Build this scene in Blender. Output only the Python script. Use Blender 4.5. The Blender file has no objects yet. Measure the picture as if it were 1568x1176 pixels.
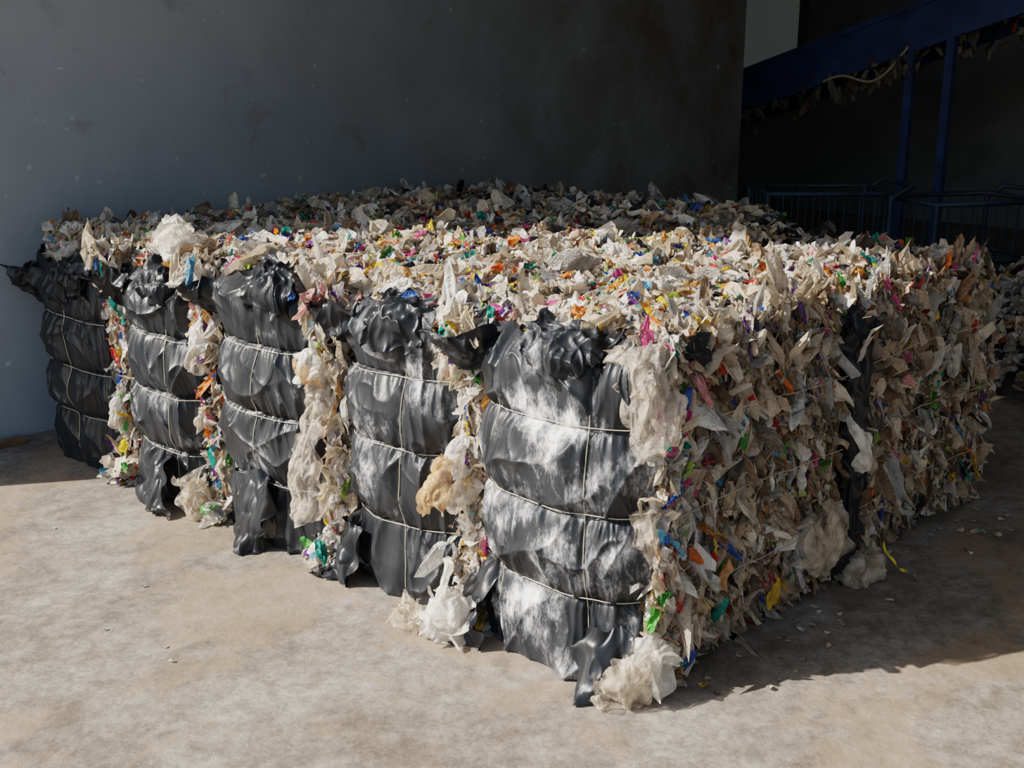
import bpy, math, numpy as np
from mathutils import Vector
rng = np.random.default_rng(7)
S = bpy.context.scene

# ------------------------------------------------------------ noise
_perm = np.random.default_rng(3).permutation(256); _perm = np.concatenate([_perm,_perm,_perm])
_g = np.random.default_rng(4).normal(size=(256,3)); _g /= np.linalg.norm(_g,axis=1)[:,None]
def pn(x,y,z):
    x,y,z = np.broadcast_arrays(np.asarray(x,float),np.asarray(y,float),np.asarray(z,float))
    xi,yi,zi = [np.floor(a).astype(int) for a in (x,y,z)]
    xf,yf,zf = x-xi,y-yi,z-zi
    f = lambda t: t*t*t*(t*(t*6-15)+10)
    u,v,w = f(xf),f(yf),f(zf)
    r = 0
    for dx in (0,1):
        for dy in (0,1):
            for dz in (0,1):
                h = _perm[_perm[_perm[(xi+dx)&255]+((yi+dy)&255)]+((zi+dz)&255)]
                g = _g[h]
                d = g[...,0]*(xf-dx)+g[...,1]*(yf-dy)+g[...,2]*(zf-dz)
                r = r + d*(u if dx else 1-u)*(v if dy else 1-v)*(w if dz else 1-w)
    return r*1.5
def ridge(x,y,z,p=3): return (1-np.clip(np.abs(pn(x,y,z))*1.6,0,1))**p

# ------------------------------------------------------------ materials
def newmat(name):
    m = bpy.data.materials.new(name); m.use_nodes = True
    nt = m.node_tree; nt.nodes.clear()
    out = nt.nodes.new('ShaderNodeOutputMaterial')
    return m, nt, out
def N(nt,t,**k):
    n = nt.nodes.new(t)
    for a,b in k.items():
        if a in n.inputs: n.inputs[a].default_value = b
        else: setattr(n,a,b)
    return n
def simple(name,col,rough=.6,metal=0,var=.25,scale=6,bump=.2):
    m,nt,out = newmat(name); L = nt.links.new
    b = N(nt,'ShaderNodeBsdfPrincipled',Roughness=rough,Metallic=metal)
    tc = N(nt,'ShaderNodeTexCoord'); no = N(nt,'ShaderNodeTexNoise',Scale=scale,Detail=8.0)
    L(tc.outputs['Object'],no.inputs['Vector'])
    r = N(nt,'ShaderNodeValToRGB'); L(no.outputs['Fac'],r.inputs['Fac'])
    c=np.array(col)
    r.color_ramp.elements[0].position=.3; r.color_ramp.elements[1].position=.7
    r.color_ramp.elements[0].color=(*(c*(1-var)),1); r.color_ramp.elements[1].color=(*(c*(1+var)),1)
    L(r.outputs['Color'],b.inputs['Base Color'])
    bp = N(nt,'ShaderNodeBump',Strength=bump,Distance=.01); L(no.outputs['Fac'],bp.inputs['Height']); L(bp.outputs['Normal'],b.inputs['Normal'])
    L(b.outputs['BSDF'],out.inputs['Surface'])
    return m
def crinkle(nt,L,tc,scale,strength,dist):
    no=N(nt,'ShaderNodeTexNoise',Scale=scale*.5,Detail=2.0); L(tc.outputs['Object'],no.inputs['Vector'])
    mx=N(nt,'ShaderNodeMixRGB',blend_type='ADD',Fac=.06); L(tc.outputs['Object'],mx.inputs[1]); L(no.outputs['Color'],mx.inputs[2])
    v=N(nt,'ShaderNodeTexVoronoi',Scale=scale); v.feature='F1'; L(mx.outputs[0],v.inputs['Vector'])
    n2=N(nt,'ShaderNodeTexNoise',Scale=scale*1.2,Detail=3.0,Distortion=2.0); L(tc.outputs['Object'],n2.inputs['Vector'])
    ad=N(nt,'ShaderNodeMath',operation='ADD'); L(v.outputs['Distance'],ad.inputs[0]); L(n2.outputs['Fac'],ad.inputs[1])
    bp=N(nt,'ShaderNodeBump',Strength=strength,Distance=dist); L(ad.outputs[0],bp.inputs['Height']); return bp

def mat_scraps():
    m,nt,out = newmat('shredded_plastic_film'); L=nt.links.new
    a = N(nt,'ShaderNodeVertexColor',layer_name='Col')
    b = N(nt,'ShaderNodeBsdfPrincipled',Roughness=.25)
    b.inputs['Specular IOR Level'].default_value=.75
    tr = N(nt,'ShaderNodeBsdfTranslucent')
    tc = N(nt,'ShaderNodeTexCoord'); no=N(nt,'ShaderNodeTexNoise',Scale=32.0,Detail=6.0,Roughness=.65)
    L(tc.outputs['Object'],no.inputs['Vector'])
    mx = N(nt,'ShaderNodeMixRGB',blend_type='MULTIPLY',Fac=.55)
    rp = N(nt,'ShaderNodeValToRGB'); rp.color_ramp.elements[0].position=.33; rp.color_ramp.elements[1].position=.6
    rp.color_ramp.elements[0].color=(.45,.38,.30,1); rp.color_ramp.elements[1].color=(1,1,1,1)
    L(no.outputs['Fac'],rp.inputs['Fac']); L(a.outputs['Color'],mx.inputs[1]); L(rp.outputs['Color'],mx.inputs[2])
    L(mx.outputs[0],b.inputs['Base Color']); L(mx.outputs[0],tr.inputs['Color'])
    bp=crinkle(nt,L,tc,60.0,.5,.010)
    L(bp.outputs['Normal'],b.inputs['Normal'])
    mix=N(nt,'ShaderNodeMixShader',Fac=.42); L(b.outputs[0],mix.inputs[1]); L(tr.outputs[0],mix.inputs[2])
    L(mix.outputs[0],out.inputs['Surface'])
    return m

def mat_wrap():
    m,nt,out = newmat('black_plastic_wrap'); L=nt.links.new
    tc=N(nt,'ShaderNodeTexCoord')
    b=N(nt,'ShaderNodeBsdfPrincipled'); b.inputs['Specular IOR Level'].default_value=.36
    mp=N(nt,'ShaderNodeMapping'); mp.inputs['Scale'].default_value=(1.0,1.0,.42); mp.inputs['Rotation'].default_value=(.35,0,0); L(tc.outputs['Object'],mp.inputs['Vector'])
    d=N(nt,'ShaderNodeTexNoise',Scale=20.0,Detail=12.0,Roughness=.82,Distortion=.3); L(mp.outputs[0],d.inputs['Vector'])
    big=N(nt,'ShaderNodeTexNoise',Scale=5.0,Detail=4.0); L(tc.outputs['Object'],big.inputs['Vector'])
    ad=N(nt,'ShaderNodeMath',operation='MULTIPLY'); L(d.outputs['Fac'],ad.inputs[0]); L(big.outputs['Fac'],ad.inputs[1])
    at=N(nt,'ShaderNodeVertexColor',layer_name='Glare')  # weights whitish patches that paint sun glare into the wrap colour
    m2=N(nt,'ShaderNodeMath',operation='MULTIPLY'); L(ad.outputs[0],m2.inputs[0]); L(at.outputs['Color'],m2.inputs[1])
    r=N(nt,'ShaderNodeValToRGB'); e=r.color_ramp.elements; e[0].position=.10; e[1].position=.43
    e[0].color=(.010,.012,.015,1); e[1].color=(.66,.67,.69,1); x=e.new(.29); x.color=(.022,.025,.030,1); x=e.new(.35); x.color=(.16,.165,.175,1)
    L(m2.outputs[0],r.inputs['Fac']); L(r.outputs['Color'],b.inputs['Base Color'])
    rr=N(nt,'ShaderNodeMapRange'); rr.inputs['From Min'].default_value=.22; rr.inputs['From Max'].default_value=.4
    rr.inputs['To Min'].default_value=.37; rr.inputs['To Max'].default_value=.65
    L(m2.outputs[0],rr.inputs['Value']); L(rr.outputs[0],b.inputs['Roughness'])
    mp2=N(nt,'ShaderNodeMapping'); mp2.inputs['Scale'].default_value=(1,1,.22); L(tc.outputs['Object'],mp2.inputs['Vector'])
    w=N(nt,'ShaderNodeTexNoise',Scale=24.0,Detail=3.0,Roughness=.5,Distortion=.6); L(mp2.outputs[0],w.inputs['Vector'])
    bp=N(nt,'ShaderNodeBump',Strength=.28,Distance=.012); L(w.outputs['Fac'],bp.inputs['Height'])
    L(bp.outputs[0],b.inputs['Normal']); L(b.outputs[0],out.inputs['Surface'])
    return m

def mat_film(name,col,alpha):
    m,nt,out=newmat(name); L=nt.links.new
    b=N(nt,'ShaderNodeBsdfPrincipled',Roughness=.2); b.inputs['Base Color'].default_value=(*col,1); b.inputs['Specular IOR Level'].default_value=.8
    t=N(nt,'ShaderNodeBsdfTranslucent'); t.inputs['Color'].default_value=(*col,1)
    m1=N(nt,'ShaderNodeMixShader',Fac=.4); L(b.outputs[0],m1.inputs[1]); L(t.outputs[0],m1.inputs[2])
    tp=N(nt,'ShaderNodeBsdfTransparent'); tp.inputs['Color'].default_value=(.93,.9,.86,1); tc=N(nt,'ShaderNodeTexCoord'); no=N(nt,'ShaderNodeTexNoise',Scale=22.0,Detail=6.0)
    L(tc.outputs['Object'],no.inputs['Vector'])
    mr=N(nt,'ShaderNodeMapRange'); mr.inputs['From Min'].default_value=.35; mr.inputs['From Max'].default_value=.65
    mr.inputs['To Min'].default_value=alpha-.25; mr.inputs['To Max'].default_value=min(1,alpha+.25); L(no.outputs['Fac'],mr.inputs['Value'])
    m2=N(nt,'ShaderNodeMixShader'); L(mr.outputs[0],m2.inputs[0]); L(tp.outputs[0],m2.inputs[1]); L(m1.outputs[0],m2.inputs[2])
    bp=crinkle(nt,L,tc,40.0,.35,.012)
    L(bp.outputs[0],b.inputs['Normal'])
    L(m2.outputs[0],out.inputs['Surface']); return m

def mat_core():
    m,nt,out=newmat('compressed_waste'); L=nt.links.new
    tc=N(nt,'ShaderNodeTexCoord'); v=N(nt,'ShaderNodeTexVoronoi',Scale=22.0); L(tc.outputs['Object'],v.inputs['Vector'])
    r=N(nt,'ShaderNodeValToRGB'); e=r.color_ramp.elements
    sx=N(nt,'ShaderNodeSeparateColor'); L(v.outputs['Color'],sx.inputs[0]); L(sx.outputs[0],r.inputs['Fac'])
    e[0].color=(.04,.03,.028,1); e[1].color=(.22,.18,.14,1); x=e.new(.5); x.color=(.10,.08,.06,1)
    b=N(nt,'ShaderNodeBsdfPrincipled',Roughness=.6); L(r.outputs[0],b.inputs['Base Color'])
    bp=N(nt,'ShaderNodeBump',Strength=1.0,Distance=.02); L(v.outputs['Distance'],bp.inputs['Height']); L(bp.outputs[0],b.inputs['Normal'])
    L(b.outputs[0],out.inputs['Surface']); return m

def mat_ground():
    m,nt,out=newmat('weathered_concrete'); L=nt.links.new
    tc=N(nt,'ShaderNodeTexCoord')
    def noise(s,d=8.0,ro=.6,dist=0.0,off=0,st=(1,1,1)):
        n=N(nt,'ShaderNodeTexNoise',Scale=s,Detail=d,Roughness=ro,Distortion=dist)
        mp=N(nt,'ShaderNodeMapping'); mp.inputs['Location'].default_value=(off,off*.7,0); mp.inputs['Scale'].default_value=st; mp.inputs['Rotation'].default_value=(0,0,.785)
        L(tc.outputs['Object'],mp.inputs['Vector']); L(mp.outputs[0],n.inputs['Vector']); return n
    a=noise(1.7,14.0,.74,.3,st=(1,1.4,1)); r=N(nt,'ShaderNodeValToRGB'); e=r.color_ramp.elements
    e[0].position=.40; e[0].color=(.165,.138,.108,1); e[1].position=.60; e[1].color=(.275,.252,.225,1)
    x=e.new(.5); x.color=(.225,.198,.168,1)
    L(a.outputs['Fac'],r.inputs['Fac'])
    bn=noise(14.0,14.0,.85,.1,4); r2=N(nt,'ShaderNodeValToRGB'); r2.color_ramp.elements[0].position=.42; r2.color_ramp.elements[0].color=(.64,.62,.59,1)
    r2.color_ramp.elements[1].position=.57; r2.color_ramp.elements[1].color=(1.15,1.15,1.16,1); L(bn.outputs['Fac'],r2.inputs['Fac'])
    mm=N(nt,'ShaderNodeMixRGB',blend_type='MULTIPLY',Fac=1.0); L(r.outputs[0],mm.inputs[1]); L(r2.outputs[0],mm.inputs[2])
    c=noise(1.5,9.0,.66,.5,9); r3=N(nt,'ShaderNodeValToRGB'); r3.color_ramp.elements[0].position=.52; r3.color_ramp.elements[0].color=(0,0,0,1)
    r3.color_ramp.elements[1].position=.56; r3.color_ramp.elements[1].color=(.6,.6,.6,1); L(c.outputs['Fac'],r3.inputs['Fac'])
    m2=N(nt,'ShaderNodeMixRGB'); m2.inputs[2].default_value=(.26,.19,.13,1); L(r3.outputs[0],m2.inputs[0]); L(mm.outputs[0],m2.inputs[1])
    k=noise(4.0,12.0,.75,.2,2,st=(1,1.6,1)); r4=N(nt,'ShaderNodeValToRGB'); r4.color_ramp.elements[0].position=.55; r4.color_ramp.elements[0].color=(0,0,0,1)
    r4.color_ramp.elements[1].position=.64; r4.color_ramp.elements[1].color=(.6,.6,.6,1); L(k.outputs['Fac'],r4.inputs['Fac'])
    m3=N(nt,'ShaderNodeMixRGB'); m3.inputs[2].default_value=(.115,.095,.075,1); L(r4.outputs[0],m3.inputs[0]); L(m2.outputs[0],m3.inputs[1])
    b=N(nt,'ShaderNodeBsdfPrincipled',Roughness=.7); L(m3.outputs[0],b.inputs['Base Color'])
    f=noise(60.0,8.0,.7); g=noise(5.0,6.0)
    bp=N(nt,'ShaderNodeBump',Strength=.35,Distance=.008); L(f.outputs['Fac'],bp.inputs['Height'])
    bp2=N(nt,'ShaderNodeBump',Strength=.4,Distance=.03); L(g.outputs['Fac'],bp2.inputs['Height']); L(bp.outputs[0],bp2.inputs['Normal'])
    L(bp2.outputs[0],b.inputs['Normal']); L(b.outputs[0],out.inputs['Surface']); return m

def mat_wall():
    m,nt,out=newmat('stained_painted_plaster'); L=nt.links.new
    tc=N(nt,'ShaderNodeTexCoord')
    a=N(nt,'ShaderNodeTexNoise',Scale=1.1,Detail=8.0,Roughness=.6,Distortion=.4); L(tc.outputs['Object'],a.inputs['Vector'])
    r=N(nt,'ShaderNodeValToRGB'); r.color_ramp.elements[0].position=.35; r.color_ramp.elements[1].position=.65
    r.color_ramp.elements[0].color=(.28,.32,.36,1); r.color_ramp.elements[1].color=(.345,.385,.425,1); L(a.outputs['Fac'],r.inputs['Fac'])
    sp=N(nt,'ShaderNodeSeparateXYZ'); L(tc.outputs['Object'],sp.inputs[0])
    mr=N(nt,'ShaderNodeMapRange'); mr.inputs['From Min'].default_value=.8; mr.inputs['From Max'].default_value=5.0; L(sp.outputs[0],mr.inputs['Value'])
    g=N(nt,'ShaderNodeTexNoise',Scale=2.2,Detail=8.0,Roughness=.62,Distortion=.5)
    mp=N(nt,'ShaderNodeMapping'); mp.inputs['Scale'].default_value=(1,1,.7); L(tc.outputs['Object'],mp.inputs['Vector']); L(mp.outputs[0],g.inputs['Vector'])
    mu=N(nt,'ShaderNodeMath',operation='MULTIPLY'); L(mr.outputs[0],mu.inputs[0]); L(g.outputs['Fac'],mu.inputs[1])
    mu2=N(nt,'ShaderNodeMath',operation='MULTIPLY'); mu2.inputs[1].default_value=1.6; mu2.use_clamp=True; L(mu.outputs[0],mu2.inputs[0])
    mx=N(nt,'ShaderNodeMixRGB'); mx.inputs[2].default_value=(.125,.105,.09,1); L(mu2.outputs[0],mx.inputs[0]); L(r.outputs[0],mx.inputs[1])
    q=N(nt,'ShaderNodeTexNoise',Scale=2.8,Detail=9.0,Roughness=.7,Distortion=.8); L(tc.outputs['Object'],q.inputs['Vector'])
    r5=N(nt,'ShaderNodeValToRGB'); r5.color_ramp.elements[0].position=.60; r5.color_ramp.elements[0].color=(0,0,0,1); r5.color_ramp.elements[1].position=.72; r5.color_ramp.elements[1].color=(.5,.5,.5,1)
    L(q.outputs['Fac'],r5.inputs['Fac']); m5=N(nt,'ShaderNodeMixRGB'); m5.inputs[2].default_value=(.18,.17,.15,1); L(r5.outputs[0],m5.inputs[0]); L(mx.outputs[0],m5.inputs[1])
    v=N(nt,'ShaderNodeTexNoise',Scale=17.0,Detail=2.0); L(tc.outputs['Object'],v.inputs['Vector'])
    r2=N(nt,'ShaderNodeValToRGB'); r2.color_ramp.elements[0].position=.72; r2.color_ramp.elements[0].color=(0,0,0,1); r2.color_ramp.elements[1].position=.76; r2.color_ramp.elements[1].color=(.5,.5,.5,1)
    L(v.outputs['Fac'],r2.inputs['Fac']); m3=N(nt,'ShaderNodeMixRGB'); m3.inputs[2].default_value=(.6,.62,.64,1); L(r2.outputs[0],m3.inputs[0]); L(m5.outputs[0],m3.inputs[1])
    b=N(nt,'ShaderNodeBsdfPrincipled',Roughness=.8); L(m3.outputs[0],b.inputs['Base Color'])
    bp=N(nt,'ShaderNodeBump',Strength=.15,Distance=.02); L(a.outputs['Fac'],bp.inputs['Height']); L(bp.outputs[0],b.inputs['Normal'])
    L(b.outputs[0],out.inputs['Surface']); return m

M_SC=mat_scraps(); M_WR=mat_wrap(); M_CORE=mat_core(); M_G=mat_ground(); M_W=mat_wall()
M_CLR=mat_film('clear_film',(.74,.66,.56),.45); M_WHT=mat_film('white_film',(.86,.83,.78),.72); M_ORG=mat_film('peach_film',(.74,.46,.24),.6)
M_STR=simple('twine',(.42,.37,.27),.6,0,.2,40,.3)
M_BLUE=simple('blue_painted_steel',(.022,.055,.19),.5,.1,.4,5)
M_DARK=simple('conveyor_rubber',(.02,.02,.02),.7)
M_NAVY=simple('grimy_blue_steel',(.018,.045,.08),.55,.1,.4,8)
M_WOOD=simple('weathered_wood',(.2,.12,.06),.8,0,.4,12)
M_ROOF=simple('roof_sheet',(.12,.12,.13),.7)
M_GREYW=simple('grey_plaster',(.22,.24,.26),.8,0,.3,1.5)
M_YEL=simple('yellow_film',(.75,.62,.05),.4)

# ------------------------------------------------------------ mesh helpers
def empty(name,loc=(0,0,0)):
    o=bpy.data.objects.new(name,None); o.empty_display_size=.2; o.location=loc; S.collection.objects.link(o); return o
def mesh_np(name,verts,quads,mat,parent=None,col=None,smooth=False,layer='Col'):
    me=bpy.data.meshes.new(name)
    verts=np.asarray(verts,np.float32); quads=np.asarray(quads,np.int32)
    me.vertices.add(len(verts)); me.vertices.foreach_set('co',verts.ravel())
    me.loops.add(quads.size); me.loops.foreach_set('vertex_index',quads.ravel())
    me.polygons.add(len(quads)); me.polygons.foreach_set('loop_start',np.arange(0,quads.size,quads.shape[1],dtype=np.int32))
    me.update(calc_edges=True)
    me.polygons.foreach_set('use_smooth',np.broadcast_to(np.asarray(smooth,bool),(len(quads),)).copy())
    if col is not None:
        at=me.color_attributes.new(layer,'FLOAT_COLOR','POINT')
        c=np.ones((len(verts),4),np.float32); c[:,:3]=col; at.data.foreach_set('color',c.ravel())
    me.materials.append(mat)
    o=bpy.data.objects.new(name,me); S.collection.objects.link(o)
    if parent is not None:
        o.parent=parent; o.location=-Vector(parent.location)
    return o
def gridq(n,m):
    i=np.arange(n-1)[:,None]*m+np.arange(m-1)[None,:]
    return np.stack([i,i+1,i+m+1,i+m],-1).reshape(-1,4)
def box(name,lo,hi,mat,parent=None,bev=0):
    import bmesh
    me=bpy.data.meshes.new(name); bm=bmesh.new(); bmesh.ops.create_cube(bm,size=1)
    for v in bm.verts:
        v.co=Vector([ (lo[i]+hi[i])/2+v.co[i]*(hi[i]-lo[i]) for i in range(3)])
    if bev: bmesh.ops.bevel(bm,geom=bm.edges[:],offset=bev,segments=2,affect='EDGES')
    bm.to_mesh(me); bm.free(); me.materials.append(mat)
    o=bpy.data.objects.new(name,me); S.collection.objects.link(o)
    if parent is not None: o.parent=parent; o.location=-Vector(parent.location)
    return o
def tube(name,pts,r,mat,parent=None,cyc=False):
    cu=bpy.data.curves.new(name,'CURVE'); cu.dimensions='3D'; cu.bevel_depth=r; cu.bevel_resolution=2
    plist = pts if isinstance(pts[0][0],(list,tuple,np.ndarray)) else [pts]
    for pp in plist:
        sp=cu.splines.new('POLY'); sp.points.add(len(pp)-1)
        for q,p in zip(sp.points,pp): q.co=(*[float(c) for c in p],1)
        sp.use_cyclic_u=cyc
    cu.materials.append(mat)
    o=bpy.data.objects.new(name,cu); S.collection.objects.link(o)
    if parent is not None: o.parent=parent; o.location=-Vector(parent.location)
    return o

# ------------------------------------------------------------ scraps
SAT=np.array([(.68,.06,.03),(.88,.22,.03),(.88,.56,.05),(.88,.62,.08),(.10,.42,.07),(.02,.36,.30),(.04,.14,.52),(.72,.12,.32),(.16,.06,.28),(.42,.60,.12),(.12,.38,.62),(.82,.32,.06),(.78,.42,.18),(.88,.42,.40)])
def palette(n,mode):
    base=np.array([(.80,.71,.58),(.60,.48,.35),(.92,.89,.84),(.52,.51,.49),(.36,.24,.15),(.72,.60,.46),(.035,.035,.04),(.25,.20,.16)])
    if mode=='top': p=[.27,.13,.30,.10,.05,.09,.03,.03]
    elif mode=='back': p=[.14,.09,.17,.26,.07,.08,.12,.07]
    else: p=[.17,.20,.11,.14,.14,.14,.03,.07]
    i=rng.choice(8,size=n,p=p); c=base[i]*rng.uniform(.72,1.08,(n,1))
    s=rng.random(n)<(.19 if mode=='top' else .15 if mode=='back' else .11)
    c[s]=SAT[rng.integers(0,len(SAT),s.sum())]*rng.uniform(.65,1.15,(s.sum(),1))
    return np.clip(c,0,.94),s
def make_scraps(P,Nr,size,mode,tilt=.8,k=6,hang=False,elong=1.5,crumple=1.0):
    n=len(P); rn=lambda *s: rng.normal(size=s)
    c,sat=palette(n,mode); size=np.where(sat,np.minimum(size*.9,.030),size)
    P=P+Nr*(sat*.008)[:,None]
    nn=Nr+tilt*rn(n,3)*.6; nn/=np.linalg.norm(nn,axis=1)[:,None]
    ref=rn(n,3)
    if hang: ref=ref*.34+np.array([0,0,1.])
    t=ref-(ref*nn).sum(1)[:,None]*nn; t/=np.linalg.norm(t,axis=1)[:,None]; b=np.cross(nn,t)
    a=np.linspace(-1,1,k); A,B=np.meshgrid(a,a,indexing='ij')
    A,B=(A*np.sqrt(1-B*B*.38)),(B*np.sqrt(1-A*A*.38)); A=A[None];B=B[None]
    e=lambda lo,hi: rng.uniform(lo,hi,(n,1,1))
    sz=size[:,None,None]; el=e(1,elong)
    A2=A+.30*np.sin(e(0,6)+e(1,3.5)*B)+rn(n,k,k)*.09; B2=B+.30*np.sin(e(0,6)+e(1,3.5)*A)+rn(n,k,k)*.09
    A2=A2*(1-e(0,.45)*(B+1)/2)
    h=0
    for q in range(4):
        th=e(0,6.28); h=h+np.abs(np.sin((np.cos(th)*A+np.sin(th)*B)*e(1.4,4.0)+e(0,6)))*e(.1,.45)
    h=h+np.abs(((B*e(1.,2.6)+e(0,2))%2)-1)*e(0,.6)
    h=(h-.9)*crumple*.9+rn(n,k,k)*.08*crumple+e(-.6,.6)*A**2+e(-.7,.7)*B**2
    X=P[:,None,None,:]+t[:,None,None,:]*(A2*sz*el)[...,None]+b[:,None,None,:]*(B2*sz/el**.6)[...,None]+nn[:,None,None,:]*(h*sz*.9)[...,None]
    V=X.reshape(-1,3); V[:,2]=np.maximum(V[:,2],.004)
    q=gridq(k,k); Q=(q[None]+(np.arange(n)*k*k)[:,None,None]).reshape(-1,4)
    C=np.repeat(c[:,None],k*k,1).reshape(n,k,k,3)
    two=rng.random(n)<.06
    c2,_=palette(n,mode)
    C[two,:k//2]=c2[two][:,None,None,:]
    return V,Q,C.reshape(-1,3)
def join(parts):
    V=[];Q=[];C=[];o=0
    for v,q,c in parts: V.append(v);Q.append(q+o);C.append(c);o+=len(v)
    return np.concatenate(V),np.concatenate(Q),np.concatenate(C)
def smask(nq,k=6):
    per=(k-1)**2; m=rng.random(nq//per+1)<.55; return np.repeat(m,per)[:nq]
def sizes(n,m=.032,s=.42,hi=.085): return np.clip(np.exp(rng.normal(math.log(m),s,n)),.009,hi)

def sheet_geo(ctrl,amp,freq,n,seed):
    C=np.array(ctrl,float).reshape(3,3,3); s=np.linspace(0,1,n)
    Lb=np.stack([2*(s-.5)*(s-1),-4*s*(s-1),2*s*(s-.5)],1)
    X=np.einsum('ia,jb,abc->ijc',Lb,Lb,C)
    du=np.gradient(X,axis=0); dv=np.gradient(X,axis=1); nn=np.cross(du,dv); nn/=np.linalg.norm(nn,axis=2)[...,None]+1e-9
    f=freq
    d=(ridge(X[...,0]*f+seed,X[...,1]*f,X[...,2]*f*.35)-.35)*amp+pn(X[...,0]*f*.5+seed,X[...,1]*f*.5+3,X[...,2]*f*.4)*amp*1.2+ (ridge(X[...,0]*f*2.3,X[...,1]*f*2.3+seed,X[...,2]*f*1.)-.3)*amp*.5
    X=X+nn*d[...,None]
    I,J=np.meshgrid(s,s,indexing='ij'); edge=np.maximum(np.abs(I-.5),np.abs(J-.5))*2
    X+= (edge**3)[...,None]*np.stack([pn(X[...,0]*14+k*9+seed,X[...,1]*14,X[...,2]*14) for k in range(3)],-1)*.05
    V=X.reshape(-1,3); V[:,2]=np.maximum(V[:,2],.005)
    return V
def sheet(name,ctrl,mat,parent,amp=.02,freq=9,n=50,seed=0,glare=.6):
    V=sheet_geo(ctrl,amp,freq,n,seed)
    return mesh_np(name,V,gridq(n,n),mat,parent,col=np.full((n*n,3),glare),smooth=True,layer='Glare')
def bag(name,c,r,mat,parent,seed=0,cnt=5):
    g=np.random.default_rng(int(seed*10)); c=np.array(c); r=np.array(r); n=34; parts=[]
    for q in range(cnt):
        a=g.normal(size=3); a/=np.linalg.norm(a); b=np.cross(a,g.normal(size=3)); b/=np.linalg.norm(b); nn=np.cross(a,b)
        ct=[]
        cc=c+g.uniform(-.35,.35,3)*r
        for i in (-1,0,1):
            for j in (-1,0,1):
                ct.append(cc+(a*i+b*j)*r*g.uniform(.65,1.0)+nn*r*(g.uniform(-.3,.3)+(.5 if i==0 and j==0 else -.2)))
        V=sheet_geo(ct,.022,14,n,g.uniform(0,20)); parts.append((V,gridq(n,n),np.full((n*n,3),.5)))
    V,Q,C=join(parts)
    return mesh_np(name,V,Q,mat,parent,smooth=True)

# ------------------------------------------------------------ bale layout (u = X into shed, v = Y towards wall)
VB=[-.0,.67,1.36,2.10,2.78,3.56]
FR=[(-.01,.63,0.0),(.71,1.31,0.0),(1.39,2.07,-.05),(2.13,2.74,-.09),(2.83,3.50,-.12)]
UB=[0,1.03,1.80]
def uend(v): return np.where(v<1.36,2.28,2.92)
STRB=[[.27,.54,.80],[.28,.56,.81],[.27,.54,.80],[.25,.50,.74],[.25,.47,.70]]
ZT=[1.05,1.03,1.05,.97,.93]
EZ=[0,-.02,-.03,-.08,-.13]
_off=np.random.default_rng(11).uniform(-.03,.02,(3,5)); _off[0]=[.0,-.02,.0,-.01,-.02]
def Htop(u,v):
    i=np.clip(np.searchsorted(UB,u,side='right')-1,0,2); j=np.clip(np.searchsorted(VB,v,side='right')-1,0,4)
    h=1.055+_off[i,j]+.045*pn(u*2.3,v*2.3,0)+.04*pn(u*6,v*6,4.)
    for b in VB[1:-1]: h=h-.04*np.exp(-((v-b)/.05)**2)
    for b in UB[1:]: h=h-.05*np.exp(-((u-b)/.05)**2)
    d=np.minimum.reduce([v-0.0,3.56-v,uend(v)-u,u+.15])
    h=h-.10*np.clip(1-d/.13,0,1)**2
    return h

def rounded_core(name,lo,hi,parent):
    import bmesh
    bm=bmesh.new(); bmesh.ops.create_cube(bm,size=1)
    bmesh.ops.subdivide_edges(bm,edges=bm.edges[:],cuts=9,use_grid_fill=True)
    lo=np.array(lo);hi=np.array(hi); c=(lo+hi)/2; hs=(hi-lo)/2
    for v in bm.verts:
        p=np.array(v.co)*2
        q=p*hs; rr=.07
        inner=np.clip(q,-(hs-rr),hs-rr); d=q-inner; L=np.linalg.norm(d)
        if L>1e-6: q=inner+d/L*rr
        q=q+c; q=q+np.array([float(pn(q[0]*5,q[1]*5,q[2]*5+k*7)) for k in range(3)])*.02
        q[2]=max(q[2],0.005); v.co=Vector(q)
    me=bpy.data.meshes.new(name); bm.to_mesh(me); bm.free(); me.materials.append(M_CORE)
    o=bpy.data.objects.new(name,me); S.collection.objects.link(o); o.parent=parent; o.location=-Vector(parent.location); return o

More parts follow.
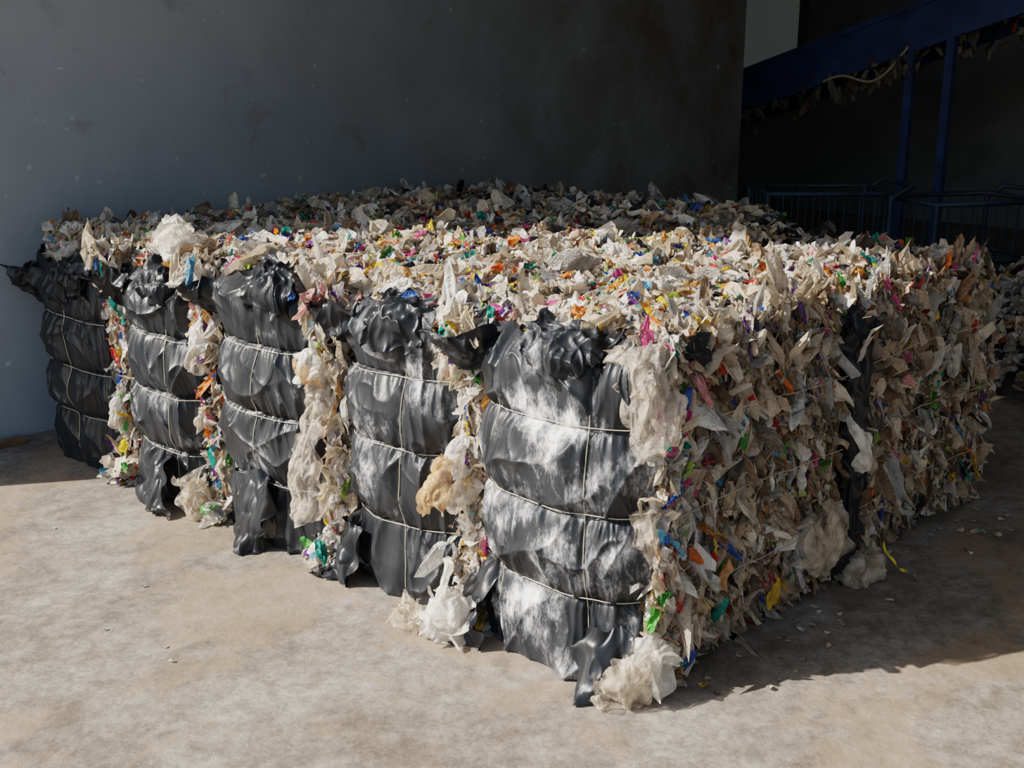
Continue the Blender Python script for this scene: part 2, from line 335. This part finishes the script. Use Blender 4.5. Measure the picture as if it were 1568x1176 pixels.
VL={0:(.36,.62),1:(.45,),2:(.5,),3:(.42,.75),4:(.5,)}
def wrap_surface(j,s,z):
    STR=STRB[j]; zt=ZT[j]
    v0,v1,u0=FR[j]; vc=(v0+v1)/2; W=(v1-v0)/2
    th=np.radians(-112+224*s)
    sn,cs=np.sin(th),np.cos(th)
    zz=np.array([0.0]+STR+[zt+.03])
    idx=np.clip(np.searchsorted(zz,z,side='right')-1,0,3); z0=zz[idx]; z1=zz[idx+1]; tt=np.clip((z-z0)/(z1-z0),0,1)
    pil=np.clip(np.sin(np.pi*tt),0,1)**.6
    pil=np.where(idx==0,np.clip(np.sin(np.pi*(.35+.65*tt)),0,1)**.6,pil)
    pil=np.where(idx==3,np.clip(np.sin(np.pi*(.72*tt)),0,1)**.6,pil)
    barrel=1-.20*np.clip((z-.55)/.55,-1,1)**2
    top=np.clip((z-(zt-.12))/.15,0,1)**2
    dv=W*np.sign(sn)*np.abs(sn)**.8*(1-.12*(1-barrel)*3)
    du=-.27*np.sign(cs)*np.abs(cs)**.66*barrel
    near=np.exp(-((z[...,None]-np.array(STR))/.05)**2).sum(-1)
    off=.044*pil-.010
    S_=s*2.2*W*2+j*13.7
    sx=S_+.04*pn(S_*4,z*4,51.+j); zx=z+.05*pn(S_*4,z*3,61.+j)
    w=0
    w=w+(ridge(sx*5,zx*.8,2.+j,1.7)-.45)*.020
    w=w+(ridge(sx*11,zx*1.6,7.+j,2.4)-.35)*.010*(1+1.2*near)
    w=w+(ridge(sx*4+zx*2.2,zx*2.2-sx*1,12.+j,8)-.12)*.013
    w=w+(ridge(sx*3.5-zx*2.6,zx*2.8+sx*1.5,22.+j,9)-.10)*.014
    w=w+(ridge(sx*9-zx*4,zx*4+sx*3,42.+j,6)-.12)*.006
    w=w+(ridge(sx*26,zx*4,17.+j,2)-.3)*.0045*(.15+2.8*near)
    w=w+pn(S_*1.6,z*1.8,31.+j)*.016
    for sv in VL[j]: w=w-.014*np.exp(-((s-sv-.015*np.sin(z*3+j))/.014)**2)
    off=off+w*(.5+.5*np.clip(pil,0,1))*(1+.9*np.clip((z-zt+.2)/.15,0,1))
    n_u=-cs; n_v=sn
    U=u0+.13+du+n_u*off+.13*top*np.abs(cs)
    Vv=vc+dv+n_v*off*.8
    fl=np.clip((s-.68)/.25,0,1)*np.clip((z-zt+.19)/.2,0,1)**1.3
    U=U-.16*fl; Vv=Vv+.06*fl
    sk=np.clip((.06-z)/.06,0,1); U=U-.02*sk*np.abs(pn(S_*6,0,3.))
    return np.stack([U,Vv,z],-1)

bales={}
for i in range(3):
    for j in range(5):
        ue=UB[i+1]-.02 if i<2 else float(uend((VB[j]+VB[j+1])/2))
        us=UB[i]+.02 if i else FR[j][2]
        E=empty('plastic_waste_bale',((us+ue)/2,(VB[j]+VB[j+1])/2,0))
        bales[i,j]=(E,us,ue)
bpy.context.view_layer.update()

for (i,j),(E,us,ue) in bales.items():
    v0,v1=VB[j],VB[j+1]
    rounded_core('core',(us+(.09 if i==0 else 0),v0+.03,0),(ue-.03,v1-.02,float(Htop(np.array([(us+ue)/2]),np.array([(v0+v1)/2]))[0])-.05),E)
    parts=[]
    area=(ue-us)*(v1-v0); n=int(area*(3500 if i==0 else 2500 if i==1 else 1800))
    uu=rng.uniform(us-(.03 if i==0 else 0),ue,n); vv=rng.uniform(v0,v1,n)
    zz=Htop(uu,vv)+rng.uniform(-.05,.018,n)
    P=np.stack([uu,vv,zz],1); Nn=np.tile([0,0,1.],(n,1))
    e=np.clip(1-(vv-0)/.12,0,1); Nn[:,1]-=e*1.2
    e=np.clip(1-(uu-us)/.1,0,1) if i==0 else 0*uu; Nn[:,0]-=e*1.0
    parts.append(make_scraps(P,Nn,sizes(n,.0225 if i<2 else .026,.45),'top' if i<2 else 'back',tilt=.85,elong=2.0))
    n=int(area*16); uu=rng.uniform(us,ue-.05,n); vv=rng.uniform(v0,v1,n); P=np.stack([uu,vv,Htop(uu,vv)+.015],1)
    Nn=rng.normal(size=(n,3)); Nn[:,2]*=.2; Nn/=np.linalg.norm(Nn,axis=1)[:,None]
    parts.append(make_scraps(P,Nn,sizes(n,.022,hi=.034),'top',tilt=.3,hang=True,elong=2))
    n=int(area*16); uu=rng.uniform(us+.02,ue-.06,n); vv=rng.uniform(v0,v1,n); P=np.stack([uu,vv,Htop(uu,vv)+.003],1)
    parts.append(make_scraps(P,np.tile([0,0,1.],(n,1)),rng.uniform(.035,.055,n),'top',tilt=.22,elong=1.4,crumple=.7))
    if j==0:
        n=int((ue-us)*1.08*5600); uu=rng.uniform(us+.02,ue,n); zz=rng.uniform(.0,1.05,n)
        bul=.045*pn(uu*3,zz*3,8.)+.03*pn(uu*8,zz*5,3.)+.03*np.sin(np.pi*zz/1.05)-.03
        for b in (UB[1],UB[2]): bul-=.06*np.exp(-((uu-b-.03)/.05)**2)
        for sz_ in STRB[0]: bul-=.015*np.exp(-((zz-sz_)/.03)**2)
        P=np.stack([uu,.03-bul+rng.uniform(-.035,.03,n)-.03,zz],1); Nn=np.tile([0,-1.,.2],(n,1))
        keep=(rng.random(n)>.93*(np.abs(uu-1.08)<.055))
        P=P[keep];Nn=Nn[keep]
        parts.append(make_scraps(P,Nn,sizes(len(P),.0195,.5),'side',tilt=.85,hang=True,elong=3.2))
        n=int((ue-us)*45); uu=rng.uniform(us+.05,ue-.05,n); zz=rng.uniform(.10,1.0,n)
        P=np.stack([uu,np.full(n,-.045),zz],1); P=P[np.abs(uu-1.08)>.07]
        parts.append(make_scraps(P,np.tile([0,-1.,.1],(len(P),1)),rng.uniform(.03,.045,len(P)),'side',tilt=.5,hang=True,elong=2.0,crumple=.8))
    if i==2:
        n=int((v1-v0)*1000); vv=rng.uniform(v0,v1,n); zz=rng.uniform(0,1.03,n)
        P=np.stack([np.full(n,ue)+rng.uniform(-.06,.0,n),vv,zz],1)
        parts.append(make_scraps(P,np.tile([1.,0,.2],(n,1)),sizes(n,.025,hi=.05),'side',hang=True))
    if j==4:
        n=int((ue-us)*700); uu=rng.uniform(us,ue,n); zz=rng.uniform(0,1.03,n)
        P=np.stack([uu,np.full(n,v1)+rng.uniform(-.05,.0,n),zz],1)
        parts.append(make_scraps(P,np.tile([0,1.,.2],(n,1)),sizes(n,.032),'side',hang=True))
    if i==0:
        a,b,u0=FR[j]
        lo=(FR[j-1][1] if j else -.02); hi=a
        if j:
            n=1050; zz=rng.uniform(0,1.06,n); w=np.clip((zz-.75)/.3,0,1)
            vv=rng.uniform(lo-.04,hi+.05,n)+ w*rng.uniform(-.02,.13,n)
            uu=u0+.03-.10*w*rng.random(n)+rng.uniform(-.12,.04,n)+.04*np.abs(vv-(lo+hi)/2)/.1
            P=np.stack([uu,vv,zz],1); Nn=np.tile([-1.,-.4,.2],(n,1))
            parts.append(make_scraps(P,Nn,sizes(n,.023),'top',tilt=1.,hang=True,elong=2.8))
            n=60; P=np.stack([rng.uniform(u0-.16,u0+.02,n),rng.uniform(lo-.06,hi+.05,n),rng.uniform(0,.10,n)],1)
            parts.append(make_scraps(P,np.tile([-.6,-.3,.8],(n,1)),sizes(n,.028),'top',tilt=.8,elong=1.8))
            g=np.random.default_rng(j+40)
            for q in range(3):
                zc=g.uniform(.25,.95); vc_=(lo+hi)/2+g.uniform(-.02,.06); uc=u0-.09+g.uniform(-.03,.03); L_=g.uniform(.08,.15); w_=g.uniform(.025,.045)
                sheet('gap_film',[(uc+.04,vc_-w_*.4,zc+L_*.5),(uc+.03,vc_,zc+L_*.55),(uc+.04,vc_+w_*.4,zc+L_*.5),
                                  (uc,vc_-w_,zc),(uc-.04,vc_,zc),(uc,vc_+w_,zc),
                                  (uc-.01,vc_-w_*1.3,zc-L_*.5),(uc-.04,vc_,zc-L_*.6),(uc,vc_+w_*1.2,zc-L_*.5)],(M_CLR,M_WHT,M_CLR)[q],E,amp=.016,freq=16,n=36,seed=g.uniform(0,30))
        else:
            n=620; zz=rng.uniform(0,1.05,n); w=np.clip((zz-.8)/.25,0,1)
            vv=-.035+rng.uniform(-.03,.035,n)+w*rng.random(n)*.08; uu=.05+rng.uniform(-.07,.06,n)-.06*w
            parts.append(make_scraps(np.stack([uu,vv,zz],1),np.tile([-.7,-.8,.2],(n,1)),sizes(n,.021,hi=.05),'top',tilt=.9,hang=True,elong=2.8))
        n=260 if j<3 else 520; zlo=ZT[j]-.03; vv=rng.uniform(a-.04,b+.04,n); tz=rng.random(n); zz=zlo+tz*(1.08-zlo); uu=u0+rng.uniform(-.02,.10,n)+.03*tz
        parts.append(make_scraps(np.stack([uu,vv,zz],1),np.tile([-.7,0,.7],(n,1)),sizes(n,.024),'top',tilt=1.))
        if j==4:
            n=190; zz=rng.uniform(0,1.0,n)
            parts.append(make_scraps(np.stack([u0+rng.uniform(-.0,.1,n),3.53+rng.uniform(-.04,.03,n),zz],1),np.tile([-.8,.6,.1],(n,1)),sizes(n,.028),'back',hang=True))
    V,Q,C=join(parts); V[:,1]=np.minimum(V[:,1],3.73)
    mesh_np('film_scraps',V,Q,M_SC,E,col=C,smooth=smask(len(Q)))
    if i==0:
        ns,nz=300,380
        s=np.linspace(0,1,ns); t=np.linspace(0,1,nz); Sg,Tg=np.meshgrid(s,t,indexing='ij')
        zt=ZT[j]+.035*pn(s*5+j*3,0,0)+.02*pn(s*14,j,2.)+.05*np.clip((s-.7)/.3,0,1)
        Z=.006+Tg*(zt[:,None]-.006)
        X=wrap_surface(j,Sg,Z); X[...,1]=np.minimum(X[...,1],3.72)
        glare=[1.20,.98,.92,.94,.82][j]  # painted glare amount per bale, strongest on the front one
        dm=np.full((ns,nz),glare)
        if j==0: dm=glare-.22*np.clip((Z-.80)/.12,0,1)
        mesh_np('black_wrap',X.reshape(-1,3),gridq(ns,nz),M_WR,E,col=np.repeat(dm.reshape(-1,1),3,1),smooth=True,layer='Glare')
        lines=[]
        ss=np.linspace(.06,.94,90)
        for zs in STRB[j]:
            zc=zs+.012*np.sin(ss*5+j)+.006*(ss-.5); p=wrap_surface(j,ss,zc)
            k=np.ones(9)/9
            for ax in (0,1): 
                sm=np.convolve(np.pad(p[:,ax],4,mode='edge'),k,'valid'); p[:,ax]=sm
            c=np.array([FR[j][2]+.15,(a+b)/2,0])
            d=p-c; d[:,2]=0; d/=np.linalg.norm(d,axis=1)[:,None]; lines.append(p+d*.007)
        for sv in VL[j]:
            zc=np.linspace(.05,ZT[j]-.2,80); sl=sv+.015*np.sin(zc*3+j); p=wrap_surface(j,sl,zc); k=np.ones(7)/7
            for ax in (0,1): p[:,ax]=np.convolve(np.pad(p[:,ax],3,mode='edge'),k,'valid')
            p[:,0]-=.003; lines.append(p)
        tube('twine',lines,.0018,M_STR,E)
        v1=b; ez=EZ[j]; zr=ZT[j]-1.05
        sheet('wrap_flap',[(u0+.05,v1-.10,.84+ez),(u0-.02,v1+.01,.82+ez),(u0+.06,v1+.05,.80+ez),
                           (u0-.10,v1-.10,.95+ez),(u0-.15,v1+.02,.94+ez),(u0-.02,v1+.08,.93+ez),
                           (u0-.08,v1-.14,1.03+ez),(u0-.20,v1+.05,1.03+ez),(u0-.05,v1+.10,1.02+ez)],M_WR,E,amp=.022,freq=11,seed=j*3.1,glare=glare*.75,n=80)
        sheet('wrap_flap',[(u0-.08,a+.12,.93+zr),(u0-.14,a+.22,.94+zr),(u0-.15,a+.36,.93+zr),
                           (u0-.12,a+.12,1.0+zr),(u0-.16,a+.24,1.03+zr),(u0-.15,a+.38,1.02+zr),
                           (u0+.02,a+.10,1.05+zr),(u0-.0,a+.24,1.09+zr),(u0-.02,a+.40,1.09+zr)],M_WR,E,amp=.022,freq=11,seed=j*5.1+2,glare=glare*.75,n=80)

# bottom flaps of wrap
E0,E1,E2,E3,E4=[bales[0,j][0] for j in range(5)]
sheet('wrap_bottom_flap',[(-.12,.12,.20),(-.12,.05,.20),(-.06,.00,.19),(-.16,.13,.09),(-.17,.06,.09),(-.10,-.01,.10),(-.19,.09,.0),(-.22,.06,.0),(-.19,.03,.0)],M_WR,E0,amp=.010,seed=4)
sheet('wrap_bottom_flap',[(-.10,.50,.30),(-.05,.60,.30),(.0,.68,.30),(-.16,.52,.15),(-.12,.64,.14),(-.02,.72,.14),(-.20,.50,.0),(-.18,.66,.0),(-.06,.76,.0)],M_WR,E0,amp=.02,seed=5)
sheet('wrap_bottom_flap',[(-.14,1.16,.22),(-.10,1.28,.22),(-.02,1.38,.22),(-.18,1.16,.1),(-.16,1.32,.1),(-.06,1.44,.1),(-.20,1.18,0),(-.22,1.36,0),(-.12,1.50,0)],M_WR,E1,amp=.025,seed=6)
sheet('wrap_bottom_flap',[(-.21,1.62,.30),(-.21,1.74,.30),(-.19,1.84,.30),(-.24,1.60,.15),(-.26,1.72,.15),(-.23,1.84,.15),(-.26,1.64,.0),(-.31,1.70,.0),(-.28,1.78,0)],M_WR,E2,amp=.015,seed=7)
sheet('wrap_bottom_flap',[(-.24,2.3,.22),(-.24,2.4,.24),(-.22,2.5,.22),(-.29,2.26,.1),(-.31,2.38,.1),(-.28,2.5,.1),(-.34,2.20,0),(-.34,2.32,0),(-.32,2.45,0)],M_WR,E3,amp=.015,seed=8)
# clear / coloured film draped on bales
sheet('hanging_clear_bag',[(-.14,1.33,.70),(-.16,1.37,.71),(-.14,1.41,.70),(-.20,1.30,.48),(-.25,1.36,.48),(-.20,1.43,.48),(-.22,1.25,.24),(-.28,1.34,.22),(-.24,1.44,.24)],M_CLR,E1,amp=.022,freq=16,seed=9,n=80)
sheet('tied_bag_neck',[(-.14,1.33,.70),(-.16,1.37,.71),(-.14,1.41,.70),(-.18,1.34,.73),(-.20,1.38,.74),(-.17,1.42,.74),(-.20,1.36,.79),(-.22,1.41,.78),(-.16,1.45,.78)],M_ORG,E1,amp=.02,freq=16,seed=1)
sheet('peach_film',[(-.12,.66,.60),(-.14,.69,.62),(-.10,.73,.60),(-.18,.66,.50),(-.22,.71,.52),(-.18,.76,.50),(-.20,.62,.44),(-.22,.69,.43),(-.16,.75,.42)],M_ORG,E0,amp=.02,freq=14,seed=3)
sheet('corner_film',[(-.05,.10,1.05),(-.02,.00,1.07),(.06,-.05,1.04),(-.09,.06,.92),(-.08,-.03,.92),(.04,-.08,.92),(-.05,.04,.78),(-.06,-.03,.74),(.03,-.07,.78)],M_CLR,E0,amp=.02,freq=14,seed=2,n=80)
sheet('corner_film',[(-.06,.01,.60),(-.03,-.04,.61),(.01,-.06,.60),(-.07,.0,.5),(-.04,-.06,.5),(.01,-.07,.5),(-.06,.01,.42),(-.04,-.05,.40),(.0,-.06,.42)],M_CLR,E0,amp=.018,freq=14,seed=12,n=70)
bag('crumpled_clear_bag',(-.12,-.01,.05),(.08,.07,.08),M_CLR,E0,1.3)
bag('crumpled_clear_bag',(-.03,-.06,.10),(.06,.05,.11),M_WHT,E0,4.3)
bag('crumpled_white_bag',(-.20,.64,.07),(.09,.08,.13),M_WHT,E1,2.3)
bag('crumpled_clear_bag',(-.24,.77,.04),(.07,.07,.05),M_CLR,E1,7.3)
bag('crumpled_white_bag',(-.10,2.38,1.09),(.08,.09,.09),M_WHT,E3,5.3)
bag('crumpled_clear_bag',(-.10,2.80,1.03),(.08,.08,.06),M_CLR,E4,8.3)
bag('crumpled_clear_bag',(-.24,2.12,.09),(.06,.07,.12),M_CLR,E3,3.3)
bag('crumpled_clear_bag',(.86,-.10,.22),(.09,.04,.12),M_CLR,E0,9.3,4)
bag('crumpled_clear_bag',(1.16,-.10,.06),(.12,.07,.06),M_CLR,bales[1,0][0],6.3,4)
sheet('white_film',[(.95,-.10,.62),(.99,-.13,.63),(1.03,-.11,.60),(.97,-.13,.53),(1.01,-.16,.53),(1.06,-.13,.52),(1.03,-.11,.42),(1.05,-.13,.42),(1.07,-.11,.44)],M_WHT,bales[1,0][0],amp=.012,freq=10,seed=2)
sheet('black_wrap_edge',[(1.02,-.02,1.0),(1.09,-.06,1.0),(1.16,-.01,1.0),(1.02,-.05,.5),(1.08,-.10,.5),(1.16,-.05,.5),(1.01,-.02,.02),(1.07,-.07,.02),(1.14,-.02,.02)],M_WR,bales[1,0][0],amp=.025,freq=9,n=90,seed=3)
sheet('yellow_strip',[(1.22,-.13,.12),(1.223,-.13,.12),(1.226,-.13,.12),(1.23,-.17,.07),(1.233,-.17,.07),(1.236,-.17,.07),(1.24,-.24,.01),(1.243,-.24,.01),(1.246,-.24,.01)],M_YEL,bales[1,0][0],amp=.0,seed=2)
for i in (0,1,2):
    E,us,ue=bales[i,0]; L=[]
    for zs in STRB[0]:
        x=np.linspace(us+.02,ue-.02,30); L.append(np.stack([x,-.066+.012*pn(x*7,zs,1.),zs+.012*np.sin(x*5)],1))
    tube('side_twine',L,.0016,M_STR,E)

# ------------------------------------------------------------ ground & shed
me=bpy.data.meshes.new('ground'); me.from_pydata([(-40,-40,0),(40,-40,0),(40,40,0),(-40,40,0)],[],[(0,1,2,3)]); me.materials.append(M_G)
o=bpy.data.objects.new('ground',me); S.collection.objects.link(o)
RH=4.23
box('wall_left',(-1.65,3.75,0),(6.04,3.95,RH),M_W)
box('wall_back',(11.0,-3.5,0),(11.2,9.2,RH),M_GREYW)
box('wall_right',(-1.65,-3.7,0),(11.2,-3.5,RH),M_GREYW)
box('wall_recess',(2.0,9.0,0),(11.2,9.2,RH),M_GREYW)
box('wall_recess_side',(2.0,3.95,0),(2.2,9.0,RH),M_GREYW)
box('ceiling',(-1.65,-3.7,RH),(11.2,9.2,RH+.12),M_ROOF)

M_GLOW,nt,out=newmat('glowing_pale_wall'); em=N(nt,'ShaderNodeEmission',Strength=.03); em.inputs['Color'].default_value=(.80,.90,.84,1)  # pale lit wall behind the conveyor, its brightness put in as weak emission
pb=N(nt,'ShaderNodeBsdfPrincipled',Roughness=.6); pb.inputs['Base Color'].default_value=(.5,.55,.55,1)
ad=N(nt,'ShaderNodeAddShader'); nt.links.new(em.outputs[0],ad.inputs[0]); nt.links.new(pb.outputs[0],ad.inputs[1]); nt.links.new(ad.outputs[0],out.inputs['Surface'])
Gp=empty('glowing_wall_panel_1',(10.97,6.8,2.6))
box('glow_face',(10.96,6.2,1.5),(10.985,7.6,3.6),M_GLOW,Gp)
for n_,lo,hi in (('added_trim_side',(10.93,6.1,1.4),(11.0,6.2,3.7)),('added_trim_side_far',(10.93,7.6,1.4),(11.0,7.7,3.7)),('added_trim_bottom',(10.93,6.2,1.4),(11.0,7.6,1.5)),('added_trim_top',(10.93,6.2,3.6),(11.0,7.6,3.7))):  # made-up trim around the glowing wall panel
    box(n_,lo,hi,M_ROOF,Gp)

Lm=empty('added_fill_lamp',(4.6,-.6,4.1))  # fill light added out of view to lift the conveyor area
box('added_fill_housing',(3.9,-.75,4.12),(5.3,-.45,4.22),M_ROOF,Lm,.01)
al=bpy.data.lights.new('added_fill_light','AREA'); al.shape='RECTANGLE'; al.size=1.3; al.size_y=.22; al.energy=8; al.color=(.9,.96,1)
ao=bpy.data.objects.new('added_fill_light',al); ao.parent=Lm; ao.location=(0,0,0.005); S.collection.objects.link(ao)

# conveyor
Cv=empty('inclined_conveyor',(7.5,2.5,0))
def prism(name,u0,u1,pts,mat):
    n=len(pts); V=[(u0,p[0],p[1]) for p in pts]+[(u1,p[0],p[1]) for p in pts]
    F=[tuple(range(n)),tuple(range(2*n-1,n-1,-1))]+[(k,(k+1)%n,(k+1)%n+n,k+n) for k in range(n)]
    me=bpy.data.meshes.new(name); me.from_pydata(V,[],F); me.materials.append(mat)
    o=bpy.data.objects.new(name,me); S.collection.objects.link(o); o.parent=Cv; o.location=-Vector(Cv.location)
zl=lambda v: 1.38+(4.7-v)*.325
a_,b_=7.0,-1.2
for nm,u0,u1 in (('side_rail_near',7.42,7.48),('side_rail_far',8.25,8.31)):
    prism(nm,u0,u1,[(a_,zl(a_)),(b_,zl(b_)),(b_,zl(b_)+.34),(a_,zl(a_)+.34)],M_BLUE)
    prism(nm+'_lip',u0-.03,u1+.03,[(a_,zl(a_)+.33),(b_,zl(b_)+.33),(b_,zl(b_)+.38),(a_,zl(a_)+.38)],M_BLUE)
    prism(nm+'_foot',u0-.03,u1+.03,[(a_,zl(a_)-.04),(b_,zl(b_)-.04),(b_,zl(b_)),(a_,zl(a_))],M_BLUE)
prism('belt',7.5,8.23,[(a_,zl(7)+.22),(b_,zl(-1.2)+.22),(b_,zl(-1.2)+.27),(a_,zl(7)+.27)],M_DARK)
prism('belt_return',7.5,8.23,[(a_,zl(7)+.04),(b_,zl(-1.2)+.04),(b_,zl(-1.2)+.06),(a_,zl(7)+.06)],M_DARK)
for v in (2.60,2.95,.2,6.4):
    box('leg',(7.41,v-.035,0),(7.49,v+.035,zl(v)),M_BLUE,Cv)
    if v in (.2,6.4): box('leg',(8.24,v-.04,0),(8.32,v+.04,zl(v)),M_BLUE,Cv)
for v in np.arange(-1,7,.5): tube('roller',[(7.46,v,zl(v)+.15),(8.28,v,zl(v)+.15)],.04,M_DARK,Cv)
xx=np.linspace(0,1,30); tube('hose',np.stack([7.36+0*xx,3.75-.8*xx,zl(3.75-.8*xx)-.03-.10*np.sin(xx*3.14)+.06*np.sin(xx*7)],1),.012,M_STR,Cv)
n=190; vv=rng.uniform(1.6,5.2,n); P=np.stack([7.42+rng.uniform(-.06,.3,n),vv,zl(vv)-rng.uniform(0,.24,n)**1.0],1)
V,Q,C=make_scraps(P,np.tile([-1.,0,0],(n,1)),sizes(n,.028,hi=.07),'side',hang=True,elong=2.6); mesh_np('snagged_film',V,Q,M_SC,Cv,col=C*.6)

def trolley(loc,L,W,H,ang):
    E=empty('steel_cage_trolley',loc); E.rotation_euler=(0,0,ang)
    def tb(nm,pts,r):
        cu=tube(nm,pts,r,M_NAVY); cu.parent=E; return cu
    c=[(-L/2,-W/2),(L/2,-W/2),(L/2,W/2),(-L/2,W/2)]
    for z in (.18,.5,H): tb('ring',[(x,y,z) for x,y in c],.018,).data.splines[0].use_cyclic_u=True
    for x,y in c: tb('post',[(x,y,.08),(x,y,H)],.018); 
    for x,y in c:
        w=tube('castor',[(x-.012,y,.05),(x+.012,y,.05)],.05,M_DARK); w.parent=E
    bars=[]
    for k in np.linspace(-L/2,L/2,9)[1:-1]: bars+= [[(k,-W/2,.18),(k,-W/2,H)],[(k,W/2,.18),(k,W/2,H)]]
    for k in np.linspace(-W/2,W/2,6)[1:-1]: bars+= [[(-L/2,k,.18),(-L/2,k,H)],[(L/2,k,.18),(L/2,k,H)]]
    tb('bars',bars,.005)
    tb('handle',[(L/2,-W/2,H-.03),(L/2+.14,-W/2,H+.05),(L/2+.14,W/2,H+.05),(L/2,W/2,H-.03)],.018)
trolley((4.95,2.35,0),.85,.6,.95,math.radians(-45))
trolley((5.55,1.55,0),.85,.6,.90,math.radians(-30))

# loose waste pile inside shed
n=2600; r=np.sqrt(rng.random(n)); a=rng.uniform(0,6.283,n); uu=4.95+1.15*r*np.cos(a); vv=.15+1.1*r*np.sin(a)
zz=.82*np.clip(1-r**2,0,1)**.7*(1+.3*pn(uu*2,vv*2,3.))+rng.uniform(0,.03,n)
P=np.stack([uu,vv,zz],1); Nn=np.stack([np.cos(a)*r,np.sin(a)*r,np.full(n,.8)],1)
V1=make_scraps(P,Nn,sizes(n,.045,hi=.11),'back',tilt=.9)
rr=np.linspace(0,1,14); aa=np.linspace(0,2*math.pi,40); RR,AA=np.meshgrid(rr,aa,indexing='ij')
cx=np.stack([4.95+1.1*RR*np.cos(AA),.15+1.05*RR*np.sin(AA),.76*np.clip(1-RR**2,0,1)**.7+.003],-1).reshape(-1,3)
V,Q,C=join([V1,(cx,gridq(14,40),np.full((len(cx),3),.12))]); mesh_np('loose_plastic_waste_pile',V,Q,M_SC,None,col=C)

# ground litter (sparse)
n=45; P=np.stack([rng.uniform(-2.4,-.45,n),rng.uniform(-2.0,3.0,n),np.full(n,.004)],1)
V,Q,C=make_scraps(P,np.tile([0,0,1.],(n,1)),sizes(n,.004,hi=.008),'top',tilt=.2)
mesh_np('plastic_litter',V,Q,M_SC,None,col=np.full(C.shape,.6))
n=50; d=rng.random(n)**1.6*.2; P=np.stack([rng.uniform(.1,2.2,n),-.10-d,np.full(n,.006)],1)
V,Q,C=make_scraps(P,np.tile([0,0,1.],(n,1)),sizes(n,.009,hi=.018),'side',tilt=.3)
mesh_np('litter',V,Q,M_SC,E0,col=C)
box('wooden_plank',(-1.3,3.62,0.0),(-.30,3.68,.03),M_WOOD,None,.004)

# ------------------------------------------------------------ light
el=math.radians(38)
d=Vector((.84*math.cos(el),-.542*math.cos(el),-math.sin(el)))
sl=bpy.data.lights.new('sun','SUN'); sl.energy=7.6; sl.angle=math.radians(.55); sl.color=(1,.94,.865)
so=bpy.data.objects.new('sun',sl); so.rotation_euler=d.to_track_quat('-Z','Y').to_euler(); so.location=(-5,5,6); S.collection.objects.link(so)
w=bpy.data.worlds.new('sky'); S.world=w; w.use_nodes=True; nt=w.node_tree; nt.nodes.clear()
o=nt.nodes.new('ShaderNodeOutputWorld'); bg=nt.nodes.new('ShaderNodeBackground'); sk=nt.nodes.new('ShaderNodeTexSky')
sk.sky_type='NISHITA'; sk.sun_disc=False; sk.sun_elevation=el; sk.sun_rotation=math.atan2(-.84,.542); sk.air_density=1.3; sk.dust_density=2
bg.inputs['Strength'].default_value=.15
nt.links.new(sk.outputs[0],bg.inputs[0]); nt.links.new(bg.outputs[0],o.inputs[0])

# ------------------------------------------------------------ camera
cd=bpy.data.cameras.new('camera'); cd.lens=40.6; cd.sensor_width=36; cd.clip_end=200
co=bpy.data.objects.new('camera',cd); co.location=(-2.5,-1.9,1.8); co.rotation_euler=(math.radians(74.6),0,math.radians(-45.57)); S.collection.objects.link(co); S.camera=co
S.view_settings.view_transform='Filmic'; S.view_settings.look='Medium High Contrast'; S.view_settings.exposure=.3
